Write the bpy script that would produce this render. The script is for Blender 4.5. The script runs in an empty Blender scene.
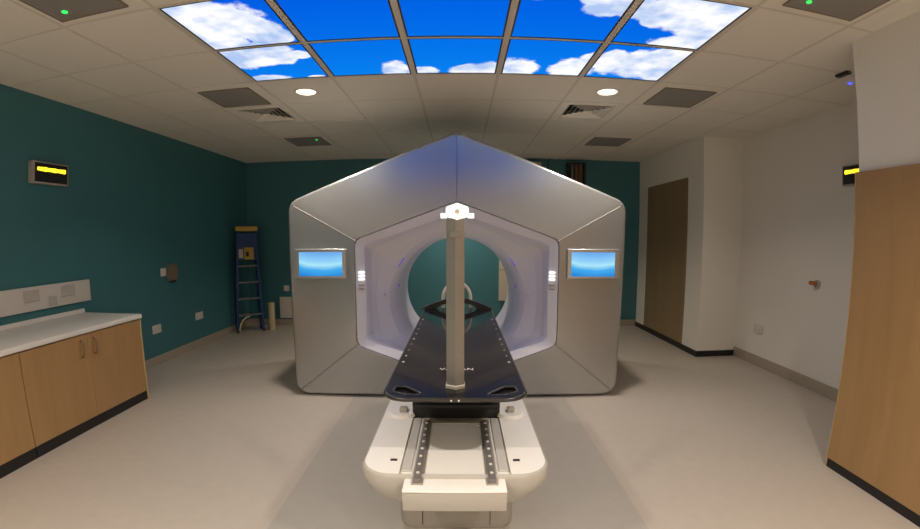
import bpy, bmesh, math, random
from mathutils import Vector, Matrix
random.seed(7)
PI = math.pi
scene = bpy.context.scene
C = scene.collection

# ------------------------------------------------------------------ camera, world, exposure
CAM_H = 1.336
cam_data = bpy.data.cameras.new('camera')
cam_data.type = 'PANO'
cam_data.panorama_type = 'FISHEYE_LENS_POLYNOMIAL'
cam_data.fisheye_fov = math.radians(180)
cam_data.sensor_fit = 'HORIZONTAL'
cam_data.sensor_width = 36.0
cam_data.sensor_height = 36.0 * 529 / 920
cam_data.fisheye_polynomial_k0 = 0.0
cam_data.fisheye_polynomial_k1 = -0.05831124532130412
cam_data.fisheye_polynomial_k2 = 0.00010161761056126299
cam_data.fisheye_polynomial_k3 = 2.4708542125382998e-05
cam_data.fisheye_polynomial_k4 = -5.385725559415287e-07
cam_data.shift_y = 17.12 / 529
cam_data.clip_start = 0.02
cam = bpy.data.objects.new('camera', cam_data)
C.objects.link(cam)
_r = Vector((0.9999988445, 0.0005606156, 0.0014130201))
_d = Vector((0.0014615900, -0.0990247355, -0.9950838987))
_f = Vector((-0.0004179356, 0.9950848142, -0.0990254404))
cam.matrix_world = Matrix(((_r.x, -_d.x, -_f.x, 0), (_r.y, -_d.y, -_f.y, 0), (_r.z, -_d.z, -_f.z, CAM_H), (0, 0, 0, 1)))
scene.camera = cam

world = bpy.data.worlds.new('world')
scene.world = world
world.use_nodes = True
world.node_tree.nodes['Background'].inputs['Color'].default_value = (0.02, 0.02, 0.02, 1)
world.node_tree.nodes['Background'].inputs['Strength'].default_value = 0.2
vs = scene.view_settings
vs.view_transform = 'Standard'
vs.look = 'None'
vs.gamma = 1.0
vs.use_curve_mapping = False
vs.exposure = 0.0

LAMP_COL = (1.0, 0.895, 0.77)
LAMP_FRONT = 13.0       # the two downlights in view
LAMP_REAR = 30.0       # the downlights over and behind the camera

# ------------------------------------------------------------------ helpers
def new_bm():
    return bmesh.new()

def box(bm, x0, x1, y0, y1, z0, z1, bevel=0.0, seg=2):
    x0, x1 = min(x0, x1), max(x0, x1)
    y0, y1 = min(y0, y1), max(y0, y1)
    z0, z1 = min(z0, z1), max(z0, z1)
    v = [bm.verts.new(p) for p in ((x0, y0, z0), (x1, y0, z0), (x1, y1, z0), (x0, y1, z0),
                                   (x0, y0, z1), (x1, y0, z1), (x1, y1, z1), (x0, y1, z1))]
    fs = [bm.faces.new([v[i] for i in q]) for q in ((3, 2, 1, 0), (4, 5, 6, 7), (0, 1, 5, 4), (1, 2, 6, 5), (2, 3, 7, 6), (3, 0, 4, 7))]
    if bevel > 0:
        es = list({e for f in fs for e in f.edges})
        bmesh.ops.bevel(bm, geom=es, offset=bevel, segments=seg, affect='EDGES', profile=0.5)
    return bm

def loft(bm, rings, closed=True, cap0=False, cap1=False):
    R = [[bm.verts.new(p) for p in r] for r in rings]
    n = len(R[0])
    for a, b in zip(R[:-1], R[1:]):
        for i in range(n if closed else n - 1):
            j = (i + 1) % n
            bm.faces.new((a[i], a[j], b[j], b[i]))
    if cap0: bm.faces.new(list(reversed(R[0])))
    if cap1: bm.faces.new(R[-1])
    return bm

def fix_normals(bm):
    bmesh.ops.recalc_face_normals(bm, faces=bm.faces)
    return bm

def cyl(bm, p0, p1, r0, r1=None, n=16, caps=True):
    r1 = r0 if r1 is None else r1
    p0, p1 = Vector(p0), Vector(p1)
    ax = (p1 - p0).normalized()
    u = ax.orthogonal().normalized()
    w = ax.cross(u)
    def ring(p, r): return [p + (u * math.cos(t) + w * math.sin(t)) * r for t in [2 * PI * i / n for i in range(n)]]
    return loft(bm, [ring(p0, r0), ring(p1, r1)], True, caps, caps)

def tube(bm, pts, r, n=10, caps=True):
    pts = [Vector(p) for p in pts]
    rings = []
    u = None
    for i, p in enumerate(pts):
        a = pts[max(i - 1, 0)]; b = pts[min(i + 1, len(pts) - 1)]
        t = (b - a).normalized()
        if u is None: u = t.orthogonal().normalized()
        u = (u - t * u.dot(t)).normalized()
        w = t.cross(u)
        rings.append([p + (u * math.cos(k) + w * math.sin(k)) * r for k in [2 * PI * i / n for i in range(n)]])
    return loft(bm, rings, True, caps, caps)

def rounded_poly(pts, radii, seg=8):
    """2-D polygon (counter-clockwise) with rounded corners; returns the points and, per corner, the index of the arc's middle."""
    out, mids = [], []
    n = len(pts)
    for i in range(n):
        p = Vector(pts[i]); a = Vector(pts[i - 1]); b = Vector(pts[(i + 1) % n])
        r = radii[i] if hasattr(radii, '__len__') else radii
        u = (a - p).normalized(); v = (b - p).normalized()
        ang = u.angle(v)
        if r <= 1e-6 or ang > PI - 1e-3:
            mids.append(len(out)); out.append(p); continue
        d = r / math.tan(ang / 2)
        cdir = (u + v).normalized()
        c = p + cdir * (r / math.sin(ang / 2))
        s = p + u * d; e = p + v * d
        a0 = math.atan2((s - c).y, (s - c).x); a1 = math.atan2((e - c).y, (e - c).x)
        da = (a1 - a0 + PI) % (2 * PI) - PI
        start = len(out)
        for k in range(seg + 1):
            t = a0 + da * k / seg
            out.append(c + Vector((math.cos(t), math.sin(t))) * r)
        mids.append(start + seg // 2)
    return out, mids

def resample(path, n, t0=0.0, t1=0.0):
    """n points along an open polyline by arc length, trimmed by t0 and t1 at its ends."""
    L = [0.0]
    for a, b in zip(path[:-1], path[1:]): L.append(L[-1] + (b - a).length)
    out = []
    for i in range(n):
        s = t0 + (L[-1] - t0 - t1) * i / (n - 1)
        k = 0
        while k < len(L) - 2 and L[k + 1] < s: k += 1
        f = (s - L[k]) / max(L[k + 1] - L[k], 1e-9)
        out.append(path[k].lerp(path[k + 1], f))
    return out

def ray_poly(path, c, ang):
    """distance from c to a closed polyline along an angle"""
    d = Vector((math.cos(ang), math.sin(ang)))
    best = 0
    for a, b in zip(path, path[1:] + path[:1]):
        e = b - a
        den = d.x * e.y - d.y * e.x
        if abs(den) < 1e-12: continue
        w = a - c
        t = (w.x * e.y - w.y * e.x) / den
        s = (w.x * d.y - w.y * d.x) / den
        if t > 0 and -1e-6 <= s <= 1 + 1e-6: best = max(best, t)
    return best

def finish(me, smooth):
    if smooth is not None:
        for p in me.polygons: p.use_smooth = True
        me.set_sharp_from_angle(angle=math.radians(smooth))

def obj(name, bm, mat, parent=None, smooth=None, fix=True, local=False):
    """bm holds world coordinates (or the parent's own, with local); links it as one mesh object"""
    if fix: fix_normals(bm)
    if parent is not None:
        if not local:
            off = parent['_w'] if '_w' in parent else (0, 0, 0)
            bmesh.ops.translate(bm, verts=bm.verts, vec=-Vector(off))
        w = tuple(parent['_w'])
        loc = Vector((0, 0, 0))
    else:
        xs = [v.co for v in bm.verts]
        lo = Vector([min(v[i] for v in xs) for i in range(3)]); hi = Vector([max(v[i] for v in xs) for i in range(3)])
        loc = Vector(((lo.x + hi.x) / 2, (lo.y + hi.y) / 2, lo.z))
        bmesh.ops.translate(bm, verts=bm.verts, vec=-loc)
        w = tuple(loc)
    me = bpy.data.meshes.new(name)
    bm.to_mesh(me); bm.free()
    finish(me, smooth)
    me.materials.append(mat)
    o = bpy.data.objects.new(name, me)
    C.objects.link(o)
    o.parent = parent
    o.location = loc
    o['_w'] = w
    return o

def thing(name, label, cat, loc=(0, 0, 0), rotz=0.0, group=None):
    o = bpy.data.objects.new(name, None)
    o.empty_display_size = 0.05
    C.objects.link(o)
    o.location = loc; o.rotation_euler = (0, 0, rotz)
    o['_w'] = tuple(loc)
    tag(o, label, cat, group)
    return o

def tag(o, label, cat, group=None):
    o['label'] = label; o['category'] = cat
    if group: o['group'] = group
    return o

def struct(o, label=None, cat=None):
    o['kind'] = 'structure'
    if label: o['label'] = label
    if cat: o['category'] = cat
    return o

def dup(root, loc, label, mirror_x=False, rotz=None):
    r = root.copy(); C.objects.link(r)
    r.location = loc; r['label'] = label; r['_w'] = tuple(loc)
    if rotz is not None: r.rotation_euler = (0, 0, rotz)
    for ch in list(root.children):
        c = ch.copy(); C.objects.link(c); c.parent = r
        for g in list(ch.children):
            d = g.copy(); C.objects.link(d); d.parent = c
    return r

# ------------------------------------------------------------------ materials
def mat(name, col, rough=0.5, metal=0.0, var=0.0, scale=8.0, bump=0.0, bscale=60.0, spec=0.5, coat=0.0):
    m = bpy.data.materials.new(name); m.use_nodes = True
    nt = m.node_tree; b = nt.nodes['Principled BSDF']
    b.inputs['Base Color'].default_value = (*col, 1)
    b.inputs['Roughness'].default_value = rough
    b.inputs['Metallic'].default_value = metal
    b.inputs['Specular IOR Level'].default_value = spec
    b.inputs['Coat Weight'].default_value = coat
    tc = nt.nodes.new('ShaderNodeTexCoord')
    if var > 0:
        n = nt.nodes.new('ShaderNodeTexNoise'); n.inputs['Scale'].default_value = scale; n.inputs['Detail'].default_value = 5
        nt.links.new(tc.outputs['Object'], n.inputs['Vector'])
        r = nt.nodes.new('ShaderNodeMix'); r.data_type = 'RGBA'
        r.inputs['A'].default_value = (*[c * (1 - var) for c in col], 1)
        r.inputs['B'].default_value = (*[min(1, c * (1 + var)) for c in col], 1)
        nt.links.new(n.outputs['Fac'], r.inputs['Factor'])
        nt.links.new(r.outputs['Result'], b.inputs['Base Color'])
    if bump > 0:
        n2 = nt.nodes.new('ShaderNodeTexNoise'); n2.inputs['Scale'].default_value = bscale; n2.inputs['Detail'].default_value = 3
        nt.links.new(tc.outputs['Object'], n2.inputs['Vector'])
        bp = nt.nodes.new('ShaderNodeBump'); bp.inputs['Strength'].default_value = bump; bp.inputs['Distance'].default_value = 0.002
        nt.links.new(n2.outputs['Fac'], bp.inputs['Height'])
        nt.links.new(bp.outputs['Normal'], b.inputs['Normal'])
    return m

def emit(name, col, strength):
    m = bpy.data.materials.new(name); m.use_nodes = True
    b = m.node_tree.nodes['Principled BSDF']
    b.inputs['Base Color'].default_value = (*[min(c, 1) * 0.3 for c in col], 1)
    b.inputs['Emission Color'].default_value = (*col, 1)
    b.inputs['Emission Strength'].default_value = strength
    return m

def wood(name, c0, c1, grain_axis='Z'):
    m = bpy.data.materials.new(name); m.use_nodes = True
    nt = m.node_tree; b = nt.nodes['Principled BSDF']
    b.inputs['Roughness'].default_value = 0.42
    tc = nt.nodes.new('ShaderNodeTexCoord')
    mp = nt.nodes.new('ShaderNodeMapping')
    sc = {'Z': (9, 9, 0.7), 'Y': (9, 0.7, 9)}[grain_axis]
    mp.inputs['Scale'].default_value = sc
    nt.links.new(tc.outputs['Object'], mp.inputs['Vector'])
    n = nt.nodes.new('ShaderNodeTexNoise'); n.inputs['Scale'].default_value = 1.3; n.inputs['Detail'].default_value = 8; n.inputs['Distortion'].default_value = 0.6
    nt.links.new(mp.outputs['Vector'], n.inputs['Vector'])
    n2 = nt.nodes.new('ShaderNodeTexNoise'); n2.inputs['Scale'].default_value = 14; n2.inputs['Detail'].default_value = 4
    nt.links.new(mp.outputs['Vector'], n2.inputs['Vector'])
    mm = nt.nodes.new('ShaderNodeMath'); mm.operation = 'MULTIPLY_ADD'
    mm.inputs[1].default_value = 0.35
    nt.links.new(n2.outputs['Fac'], mm.inputs[0]); nt.links.new(n.outputs['Fac'], mm.inputs[2])
    rmp = nt.nodes.new('ShaderNodeMapRange'); rmp.inputs['From Min'].default_value = 0.4; rmp.inputs['From Max'].default_value = 0.95
    nt.links.new(mm.outputs[0], rmp.inputs['Value'])
    mx = nt.nodes.new('ShaderNodeMix'); mx.data_type = 'RGBA'
    mx.inputs['A'].default_value = (*c0, 1); mx.inputs['B'].default_value = (*c1, 1)
    nt.links.new(rmp.outputs['Result'], mx.inputs['Factor'])
    nt.links.new(mx.outputs['Result'], b.inputs['Base Color'])
    return m

M = {}
M['teal'] = mat('teal_paint', (0.050, 0.180, 0.205), 0.55, var=0.06, scale=3, bump=0.05, bscale=180)
M['offwhite'] = mat('off_white_paint', (0.80, 0.76, 0.69), 0.6, var=0.03, scale=2, bump=0.05, bscale=180)
M['floor'] = mat('beige_vinyl', (0.50, 0.44, 0.375), 0.42, var=0.07, scale=14, bump=0.03, bscale=220)
M['strip'] = mat('grey_vinyl', (0.42, 0.385, 0.335), 0.42, var=0.06, scale=14, bump=0.03, bscale=220)
M['tile'] = mat('ceiling_tile_fibre', (0.80, 0.75, 0.67), 0.85, var=0.05, scale=40, bump=0.15, bscale=140)
M['tbar'] = mat('ceiling_grid_steel', (0.66, 0.61, 0.54), 0.6)
M['cove'] = mat('coved_vinyl_skirting', (0.40, 0.34, 0.27), 0.5, var=0.05)
M['black'] = mat('black_plastic', (0.012, 0.012, 0.013), 0.45, var=0.1)
M['kick'] = mat('black_kickboard', (0.010, 0.010, 0.011), 0.4)
M['maple'] = wood('maple_veneer', (0.35, 0.205, 0.083), (0.42, 0.255, 0.108))
M['maple_edge'] = wood('maple_edge', (0.55, 0.38, 0.17), (0.65, 0.46, 0.22))
M['walnut'] = wood('dark_door_veneer', (0.24, 0.165, 0.085), (0.30, 0.21, 0.11))
M['worktop'] = mat('white_worktop', (0.80, 0.77, 0.72), 0.35, var=0.05, scale=80)
M['whiteplastic'] = mat('white_plastic', (0.72, 0.67, 0.61), 0.4, var=0.02)
M['greyplastic'] = mat('grey_plastic', (0.42, 0.38, 0.34), 0.45, var=0.03)
M['handle'] = mat('bronze_handle', (0.26, 0.17, 0.09), 0.4, metal=0.3)
M['platecol'] = mat('pale_grey_plastic', (0.54, 0.50, 0.455), 0.45)
M['taupe'] = mat('taupe_plastic', (0.22, 0.17, 0.12), 0.5, var=0.05)
M['shell'] = mat('silver_painted_shell', (0.44, 0.445, 0.44), 0.27, metal=0.6, var=0.015, scale=3)
M['shellback'] = mat('grey_inner_casing', (0.16, 0.15, 0.14), 0.5, var=0.03)
M['funnel'] = mat('pale_bore_lining', (0.76, 0.75, 0.83), 0.38, var=0.01)  # lavender tint paints in the violet glow of the bore strips
M['couchtop'] = mat('black_carbon_fibre', (0.008, 0.008, 0.009), 0.07, var=0.15, scale=300, spec=0.18)
M['couchedge'] = mat('black_couch_edge', (0.03, 0.028, 0.026), 0.25)
M['couchwhite'] = mat('white_couch_cover', (0.86, 0.84, 0.81), 0.55, var=0.01, spec=0.3)
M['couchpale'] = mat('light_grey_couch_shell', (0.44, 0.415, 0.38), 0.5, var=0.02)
M['couchgrey'] = mat('grey_couch_pedestal', (0.36, 0.33, 0.29), 0.45, var=0.02)
M['steel'] = mat('brushed_steel', (0.27, 0.26, 0.24), 0.38, metal=0.45, var=0.08, scale=30)
M['rail'] = mat('dark_steel_rail', (0.20, 0.19, 0.185), 0.4, metal=0.2, var=0.05)
M['stud'] = mat('pale_stud', (0.78, 0.76, 0.72), 0.35)
M['ink'] = mat('white_print', (0.75, 0.75, 0.74), 0.5)
M['brightsteel'] = mat('polished_foot', (0.85, 0.80, 0.70), 0.2, metal=0.6)
M['darkgrille'] = mat('dark_grey_grille', (0.26, 0.245, 0.225), 0.7, var=0.05, scale=90, bump=0.2, bscale=400)
M['darkframe'] = mat('panel_dark_edge', (0.03, 0.03, 0.035), 0.5)
M['bluefg'] = mat('blue_fibreglass', (0.010, 0.045, 0.16), 0.45, var=0.08)
M['yellow'] = mat('yellow_plastic', (0.55, 0.36, 0.05), 0.5, var=0.06)
M['stepalu'] = mat('step_aluminium', (0.20, 0.21, 0.22), 0.4, metal=0.6)
M['paper'] = mat('cream_paper', (0.62, 0.52, 0.32), 0.75, var=0.05)
M['redmetal'] = mat('orange_brown_metal', (0.45, 0.15, 0.03), 0.4)
M['brown'] = mat('brown_duct', (0.16, 0.10, 0.06), 0.6, var=0.15, scale=20)
M['cream'] = mat('cream_board', (0.60, 0.53, 0.40), 0.6, var=0.04)
M['clear'] = mat('smoky_acrylic', (0.55, 0.53, 0.51), 0.3)

M['white_glow'] = emit('white_lamp_glow', (1.0, 0.97, 0.92), 1.5)
M['lens_glow'] = emit('downlight_lens', (1.0, 0.88, 0.70), 4.0)
M['pill_glow'] = emit('white_indicator', (1.0, 0.97, 0.95), 1.1)
M['yellow_glow'] = emit('yellow_led_text', (1.0, 0.72, 0.03), 1.6)
M['green_led'] = emit('green_led', (0.03, 0.9, 0.12), 1.5)
M['blue_led'] = emit('blue_led', (0.10, 0.12, 1.0), 1.2)
M['purple_led'] = emit('violet_led', (0.16, 0.07, 0.95), 0.55)

def sky_material():
    m = bpy.data.materials.new('backlit_sky_print'); m.use_nodes = True
    nt = m.node_tree; nt.nodes.clear(); N = nt.nodes.new; L = nt.links.new
    geo = N('ShaderNodeNewGeometry')
    blobs = [(-1.42,2.18,0.30,0.32),(-1.25,2.20,0.22,0.22),(-1.48,2.42,0.20,0.20),(-1.46,2.68,0.22,0.20),(-1.25,2.64,0.22,0.16),(1.40,2.20,0.25,0.30),(1.15,2.08,0.22,0.14),(1.45,2.95,0.2,0.2),(-1.12,2.37,0.16,0.15),(-1.05,2.47,0.08,0.08),(-1.31,2.69,0.19,0.16),(-1.16,2.72,0.12,0.14),
             (-1.04,2.72,0.09,0.08),(-1.39,3.10,0.15,0.07),(-1.04,3.13,0.07,0.03),(-0.45,3.05,0.10,0.14),(-0.27,3.10,0.12,0.09),(0.05,3.09,0.13,0.12),
             (0.22,3.07,0.12,0.14),(0.39,3.03,0.14,0.19),(0.76,3.00,0.16,0.17),(0.86,2.85,0.08,0.14),(1.00,2.85,0.12,0.20),(1.23,2.85,0.22,0.26),
             (1.35,2.70,0.16,0.23),(1.25,2.15,0.27,0.20),(1.36,2.12,0.19,0.22),(1.28,2.48,0.16,0.11),(0.91,2.12,0.13,0.12),(1.04,2.23,0.08,0.09),
             (0.73,2.12,0.13,0.11),(0.37,2.05,0.10,0.06),(0.66,2.08,0.08,0.06),(-1.35,2.44,0.12,0.10),(1.42,2.36,0.10,0.14)]
    nz = N('ShaderNodeTexNoise'); nz.inputs['Scale'].default_value = 7.0; nz.inputs['Detail'].default_value = 9; nz.inputs['Roughness'].default_value = 0.62
    L(geo.outputs['Position'], nz.inputs['Vector'])
    acc = None
    for (cx, cy, rx, ry) in blobs:
        a = N('ShaderNodeVectorMath'); a.operation = 'SUBTRACT'; a.inputs[1].default_value = (cx, cy, 2.51)
        L(geo.outputs['Position'], a.inputs[0])
        d = N('ShaderNodeVectorMath'); d.operation = 'MULTIPLY'; d.inputs[1].default_value = (1 / rx, 1 / ry, 0)
        L(a.outputs[0], d.inputs[0])
        ln = N('ShaderNodeVectorMath'); ln.operation = 'LENGTH'; L(d.outputs[0], ln.inputs[0])
        s = N('ShaderNodeMath'); s.operation = 'SUBTRACT'; s.inputs[0].default_value = 1.0; L(ln.outputs['Value'], s.inputs[1])
        if acc is None: acc = s
        else:
            mx = N('ShaderNodeMath'); mx.operation = 'SMOOTH_MAX'; mx.inputs[2].default_value = 0.2
            L(acc.outputs[0], mx.inputs[0]); L(s.outputs[0], mx.inputs[1]); acc = mx
    ns = N('ShaderNodeMath'); ns.operation = 'MULTIPLY_ADD'; ns.inputs[1].default_value = 1.15; ns.inputs[2].default_value = -0.50
    L(nz.outputs['Fac'], ns.inputs[0])
    ad = N('ShaderNodeMath'); ad.operation = 'ADD'; L(acc.outputs[0], ad.inputs[0]); L(ns.outputs[0], ad.inputs[1])
    mr = N('ShaderNodeMapRange'); mr.interpolation_type = 'SMOOTHSTEP'
    mr.inputs['From Min'].default_value = -0.05; mr.inputs['From Max'].default_value = 0.22
    L(ad.outputs[0], mr.inputs['Value'])
    # blue of the print: deeper near the middle, lighter towards the gantry end
    sx = N('ShaderNodeSeparateXYZ'); L(geo.outputs['Position'], sx.inputs[0])
    my = N('ShaderNodeMapRange'); my.inputs['From Min'].default_value = 2.0; my.inputs['From Max'].default_value = 3.15
    L(sx.outputs['Y'], my.inputs['Value'])
    blue = N('ShaderNodeMix'); blue.data_type = 'RGBA'
    blue.inputs['A'].default_value = (0.0, 0.105, 0.74, 1); blue.inputs['B'].default_value = (0.002, 0.21, 0.83, 1)
    L(my.outputs['Result'], blue.inputs['Factor'])
    # cloud: white with pale blue-grey shading
    n2 = N('ShaderNodeTexNoise'); n2.inputs['Scale'].default_value = 5.0; n2.inputs['Detail'].default_value = 6
    L(geo.outputs['Position'], n2.inputs['Vector'])
    cr = N('ShaderNodeMapRange'); cr.inputs['From Min'].default_value = 0.38; cr.inputs['From Max'].default_value = 0.62
    L(n2.outputs['Fac'], cr.inputs['Value'])
    cl = N('ShaderNodeMix'); cl.data_type = 'RGBA'
    cl.inputs['A'].default_value = (0.42, 0.56, 0.86, 1); cl.inputs['B'].default_value = (0.98, 0.98, 1.0, 1)
    L(cr.outputs['Result'], cl.inputs['Factor'])
    fin = N('ShaderNodeMix'); fin.data_type = 'RGBA'
    L(mr.outputs['Result'], fin.inputs['Factor']); L(blue.outputs['Result'], fin.inputs['A']); L(cl.outputs['Result'], fin.inputs['B'])
    em = N('ShaderNodeEmission'); em.inputs['Strength'].default_value = 1.05
    L(fin.outputs['Result'], em.inputs['Color'])
    out = N('ShaderNodeOutputMaterial'); L(em.outputs[0], out.inputs['Surface'])
    return m
M['sky'] = sky_material()

def screen_material():
    m = bpy.data.materials.new('blue_screen'); m.use_nodes = True
    nt = m.node_tree; nt.nodes.clear(); N = nt.nodes.new; L = nt.links.new
    tc = N('ShaderNodeTexCoord'); sx = N('ShaderNodeSeparateXYZ'); L(tc.outputs['Generated'], sx.inputs[0])
    ramp = N('ShaderNodeValToRGB')
    e = ramp.color_ramp.elements
    e[0].position = 0.0; e[0].color = (0.02, 0.24, 0.72, 1)
    e[1].position = 1.0; e[1].color = (0.16, 0.42, 0.86, 1)
    for p, c in ((0.30, (0.06, 0.42, 0.86, 1)), (0.50, (0.42, 0.80, 0.95, 1)), (0.62, (0.30, 0.66, 0.95, 1))):
        k = e.new(p); k.color = c
    # a band that bows: height + curve in x
    xx = N('ShaderNodeMath'); xx.operation = 'SUBTRACT'; xx.inputs[1].default_value = 0.55; L(sx.outputs['X'], xx.inputs[0])
    x2 = N('ShaderNodeMath'); x2.operation = 'MULTIPLY'; L(xx.outputs[0], x2.inputs[0]); L(xx.outputs[0], x2.inputs[1])
    zc = N('ShaderNodeMath'); zc.operation = 'MULTIPLY_ADD'; zc.inputs[1].default_value = -0.45; L(x2.outputs[0], zc.inputs[0]); L(sx.outputs['Z'], zc.inputs[2])
    nz = N('ShaderNodeTexNoise'); nz.inputs['Scale'].default_value = 3.0; L(tc.outputs['Generated'], nz.inputs['Vector'])
    ad = N('ShaderNodeMath'); ad.operation = 'MULTIPLY_ADD'; ad.inputs[1].default_value = 0.12; L(nz.outputs['Fac'], ad.inputs[0]); L(zc.outputs[0], ad.inputs[2])
    L(ad.outputs[0], ramp.inputs['Fac'])
    em = N('ShaderNodeEmission'); em.inputs['Strength'].default_value = 1.0; L(ramp.outputs['Color'], em.inputs['Color'])
    out = N('ShaderNodeOutputMaterial'); L(em.outputs[0], out.inputs['Surface'])
    return m
M['screen'] = screen_material()

# ------------------------------------------------------------------ room shell
XL, XR, XCOL, XNEAR = -3.30, 3.232, 2.729, 2.250
YB, YCOL, YNEAR, YREAR = 6.56, 4.697, 2.105, -2.4
H = 2.516

b = new_bm(); box(b, XL - 0.1, XR + 0.1, YREAR - 0.1, YB + 0.1, -0.08, 0.0)
floor = struct(obj('floor', b, M['floor']))
b = new_bm(); box(b, -0.90, 0.885, 0.2, 3.75, -0.02, 0.0012)
obj('floor_strip', b, M['strip'], floor)['label'] = 'darker grey strip of floor vinyl'

b = new_bm(); box(b, XL - 0.1, XL, YREAR - 0.1, YB + 0.1, 0, H + 0.1)
struct(obj('wall_left', b, M['teal']))
b = new_bm(); box(b, XL, XR + 0.1, YB, YB + 0.1, 0, H + 0.1)
struct(obj('wall_back', b, M['teal']))
b = new_bm(); box(b, XR, XR + 0.1, YNEAR, YB, 0, H + 0.1)
struct(obj('wall_right', b, M['offwhite']))
b = new_bm(); box(b, XCOL, XR, YCOL, YB, 0, H + 0.1)
struct(obj('wall_recess', b, M['offwhite']))
b = new_bm(); box(b, XNEAR, XR + 0.1, YREAR, YNEAR, 0, H + 0.1)
struct(obj('wall_near', b, M['offwhite']))
b = new_bm(); box(b, XL, XNEAR, YREAR - 0.1, YREAR, 0, H + 0.1)
struct(obj('wall_rear', b, M['offwhite']))

# skirtings
b = new_bm(); box(b, XL, XL + 0.012, 3.30, YB, 0, 0.095, 0.003); struct(obj('baseboard_left', b, M['cove']))
b = new_bm(); box(b, XL + 0.012, XCOL, YB - 0.012, YB, 0, 0.095, 0.003); struct(obj('baseboard_back', b, M['cove']))
b = new_bm(); box(b, XR - 0.012, XR, YNEAR, YCOL, 0, 0.11, 0.003); struct(obj('baseboard_right', b, M['cove']))
b = new_bm()
box(b, XCOL - 0.012, XCOL, YCOL - 0.012, YB - 0.012, 0, 0.068, 0.002)
box(b, XCOL, XR - 0.012, YCOL - 0.012, YCOL, 0, 0.068, 0.002)
struct(obj('baseboard_recess', b, M['kick']))

# dark door leaf in the side of the recess
d1 = bpy.data.objects.new('door_1', None); C.objects.link(d1); d1.location = (XCOL, 5.65, 0.0); d1['_w'] = (XCOL, 5.65, 0.0)
struct(d1)
b = new_bm(); box(b, XCOL - 0.006, XCOL + 0.002, 5.06, 6.245, 0.07, 2.09, 0.002); obj('door_leaf', b, M['walnut'], d1)

# ceiling: slab, grid of tees, single tiles
GX0, GY0, T = -0.031, 1.949, 0.6
b = new_bm(); box(b, XL - 0.1, XR + 0.1, YREAR - 0.1, YB + 0.1, H + 0.09, H + 0.2)
ceiling = struct(obj('ceiling', b, M['tbar']))
xs = [GX0 + (k + 0.5) * T for k in range(-7, 7)]
ys = [GY0 + j * T for j in range(-9, 9)]
skip = set()
def cell(x, y):
    return (int(math.floor((x - xs[0]) / T)), int(math.floor((y - ys[0]) / T)))
SKY_CELLS = [(i, j) for j in range(2) for i in range(5)]
for i, j in SKY_CELLS: skip.add(cell(GX0 + (i - 2) * T, GY0 + (j + 0.5) * T))
VENTS = [(GX0 - 3 * T, GY0 + 3.5 * T), (GX0 + 2 * T, GY0 + 3.5 * T)]
for v in VENTS: skip.add(cell(*v))
G = 0.011
tile_mesh = None
def tile_piece(x0, x1, y0, y1, name='tile'):
    global tile_mesh
    full = abs(x1 - x0 - (T - 2 * G)) < 1e-4 and abs(y1 - y0 - (T - 2 * G)) < 1e-4
    cx, cy = (x0 + x1) / 2, (y0 + y1) / 2
    if full and tile_mesh is not None:
        o = bpy.data.objects.new(name, tile_mesh); C.objects.link(o)
    else:
        me = bpy.data.meshes.new(name)
        q = new_bm(); box(q, x0 - cx, x1 - cx, y0 - cy, y1 - cy, -0.002, 0.014); fix_normals(q); q.to_mesh(me); q.free()
        me.materials.append(M['tile'])
        o = bpy.data.objects.new(name, me); C.objects.link(o)
        if full: tile_mesh = me
    w = Vector(ceiling['_w'])
    o.parent = ceiling; o.location = Vector((cx, cy, H)) - w
    return o
def right_limit(y):
    if y < YNEAR: return XNEAR
    if y < YCOL: return XR
    return XCOL
for a in range(len(xs) - 1):
    for c in range(len(ys) - 1):
        if (a, c) in skip: continue
        X0, X1, Y0, Y1 = xs[a], xs[a + 1], ys[c], ys[c + 1]
        Y0c, Y1c = max(Y0, YREAR), min(Y1, YB)
        cuts = [Y0c] + [q for q in (YNEAR, YCOL) if Y0c + 0.02 < q < Y1c - 0.02] + [Y1c]
        for p, q in zip(cuts[:-1], cuts[1:]):
            x0, x1 = max(X0, XL), min(X1, right_limit((p + q) / 2))
            if x1 - x0 < 0.05 or q - p < 0.05: continue
            gx0 = G if x0 == X0 else 0.0; gx1 = G if x1 == X1 else 0.0
            gy0 = G if p == Y0 else 0.0; gy1 = G if q == Y1 else 0.0
            tile_piece(x0 + gx0, x1 - gx1, p + gy0, q - gy1)
b = new_bm()
for x in xs:
    if XL < x < XR: box(b, x - 0.012, x + 0.012, YREAR, YB, H + 0.0005, H + 0.03)
for y in ys:
    if YREAR < y < YB: box(b, XL, XR, y - 0.012, y + 0.012, H + 0.0008, H + 0.0305)
obj('ceiling_grid', b, M['tbar'], ceiling, fix=False)

# ------------------------------------------------------------------ backlit sky panels
SKY_LABEL = {
    (0, 0): 'backlit ceiling panel almost filled by a large bright cloud, in the nearer row above the teal wall side',
    (1, 0): 'backlit ceiling panel of plain deep blue sky beside the panel with the large cloud',
    (2, 0): 'backlit ceiling panel of plain deep blue sky, middle of the nearer row',
    (3, 0): 'backlit ceiling panel of blue sky with small white clouds along its near edge and corner',
    (4, 0): 'backlit ceiling panel of broken white cloud with blue gaps, nearest the wooden cupboard',
    (0, 1): 'backlit ceiling panel with a flat cloud and thin white wisps below it, beside the teal wall side',
    (1, 1): 'backlit ceiling panel of clear blue with one cloud hump at its far corner',
    (2, 1): 'backlit ceiling panel of blue with low cloud along the far edge, above the gantry peak',
    (3, 1): 'backlit ceiling panel of blue between two cumulus humps at its far edge',
    (4, 1): 'backlit ceiling panel filled by pale cumulus cloud, in the far row on the cupboard side'}
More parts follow.
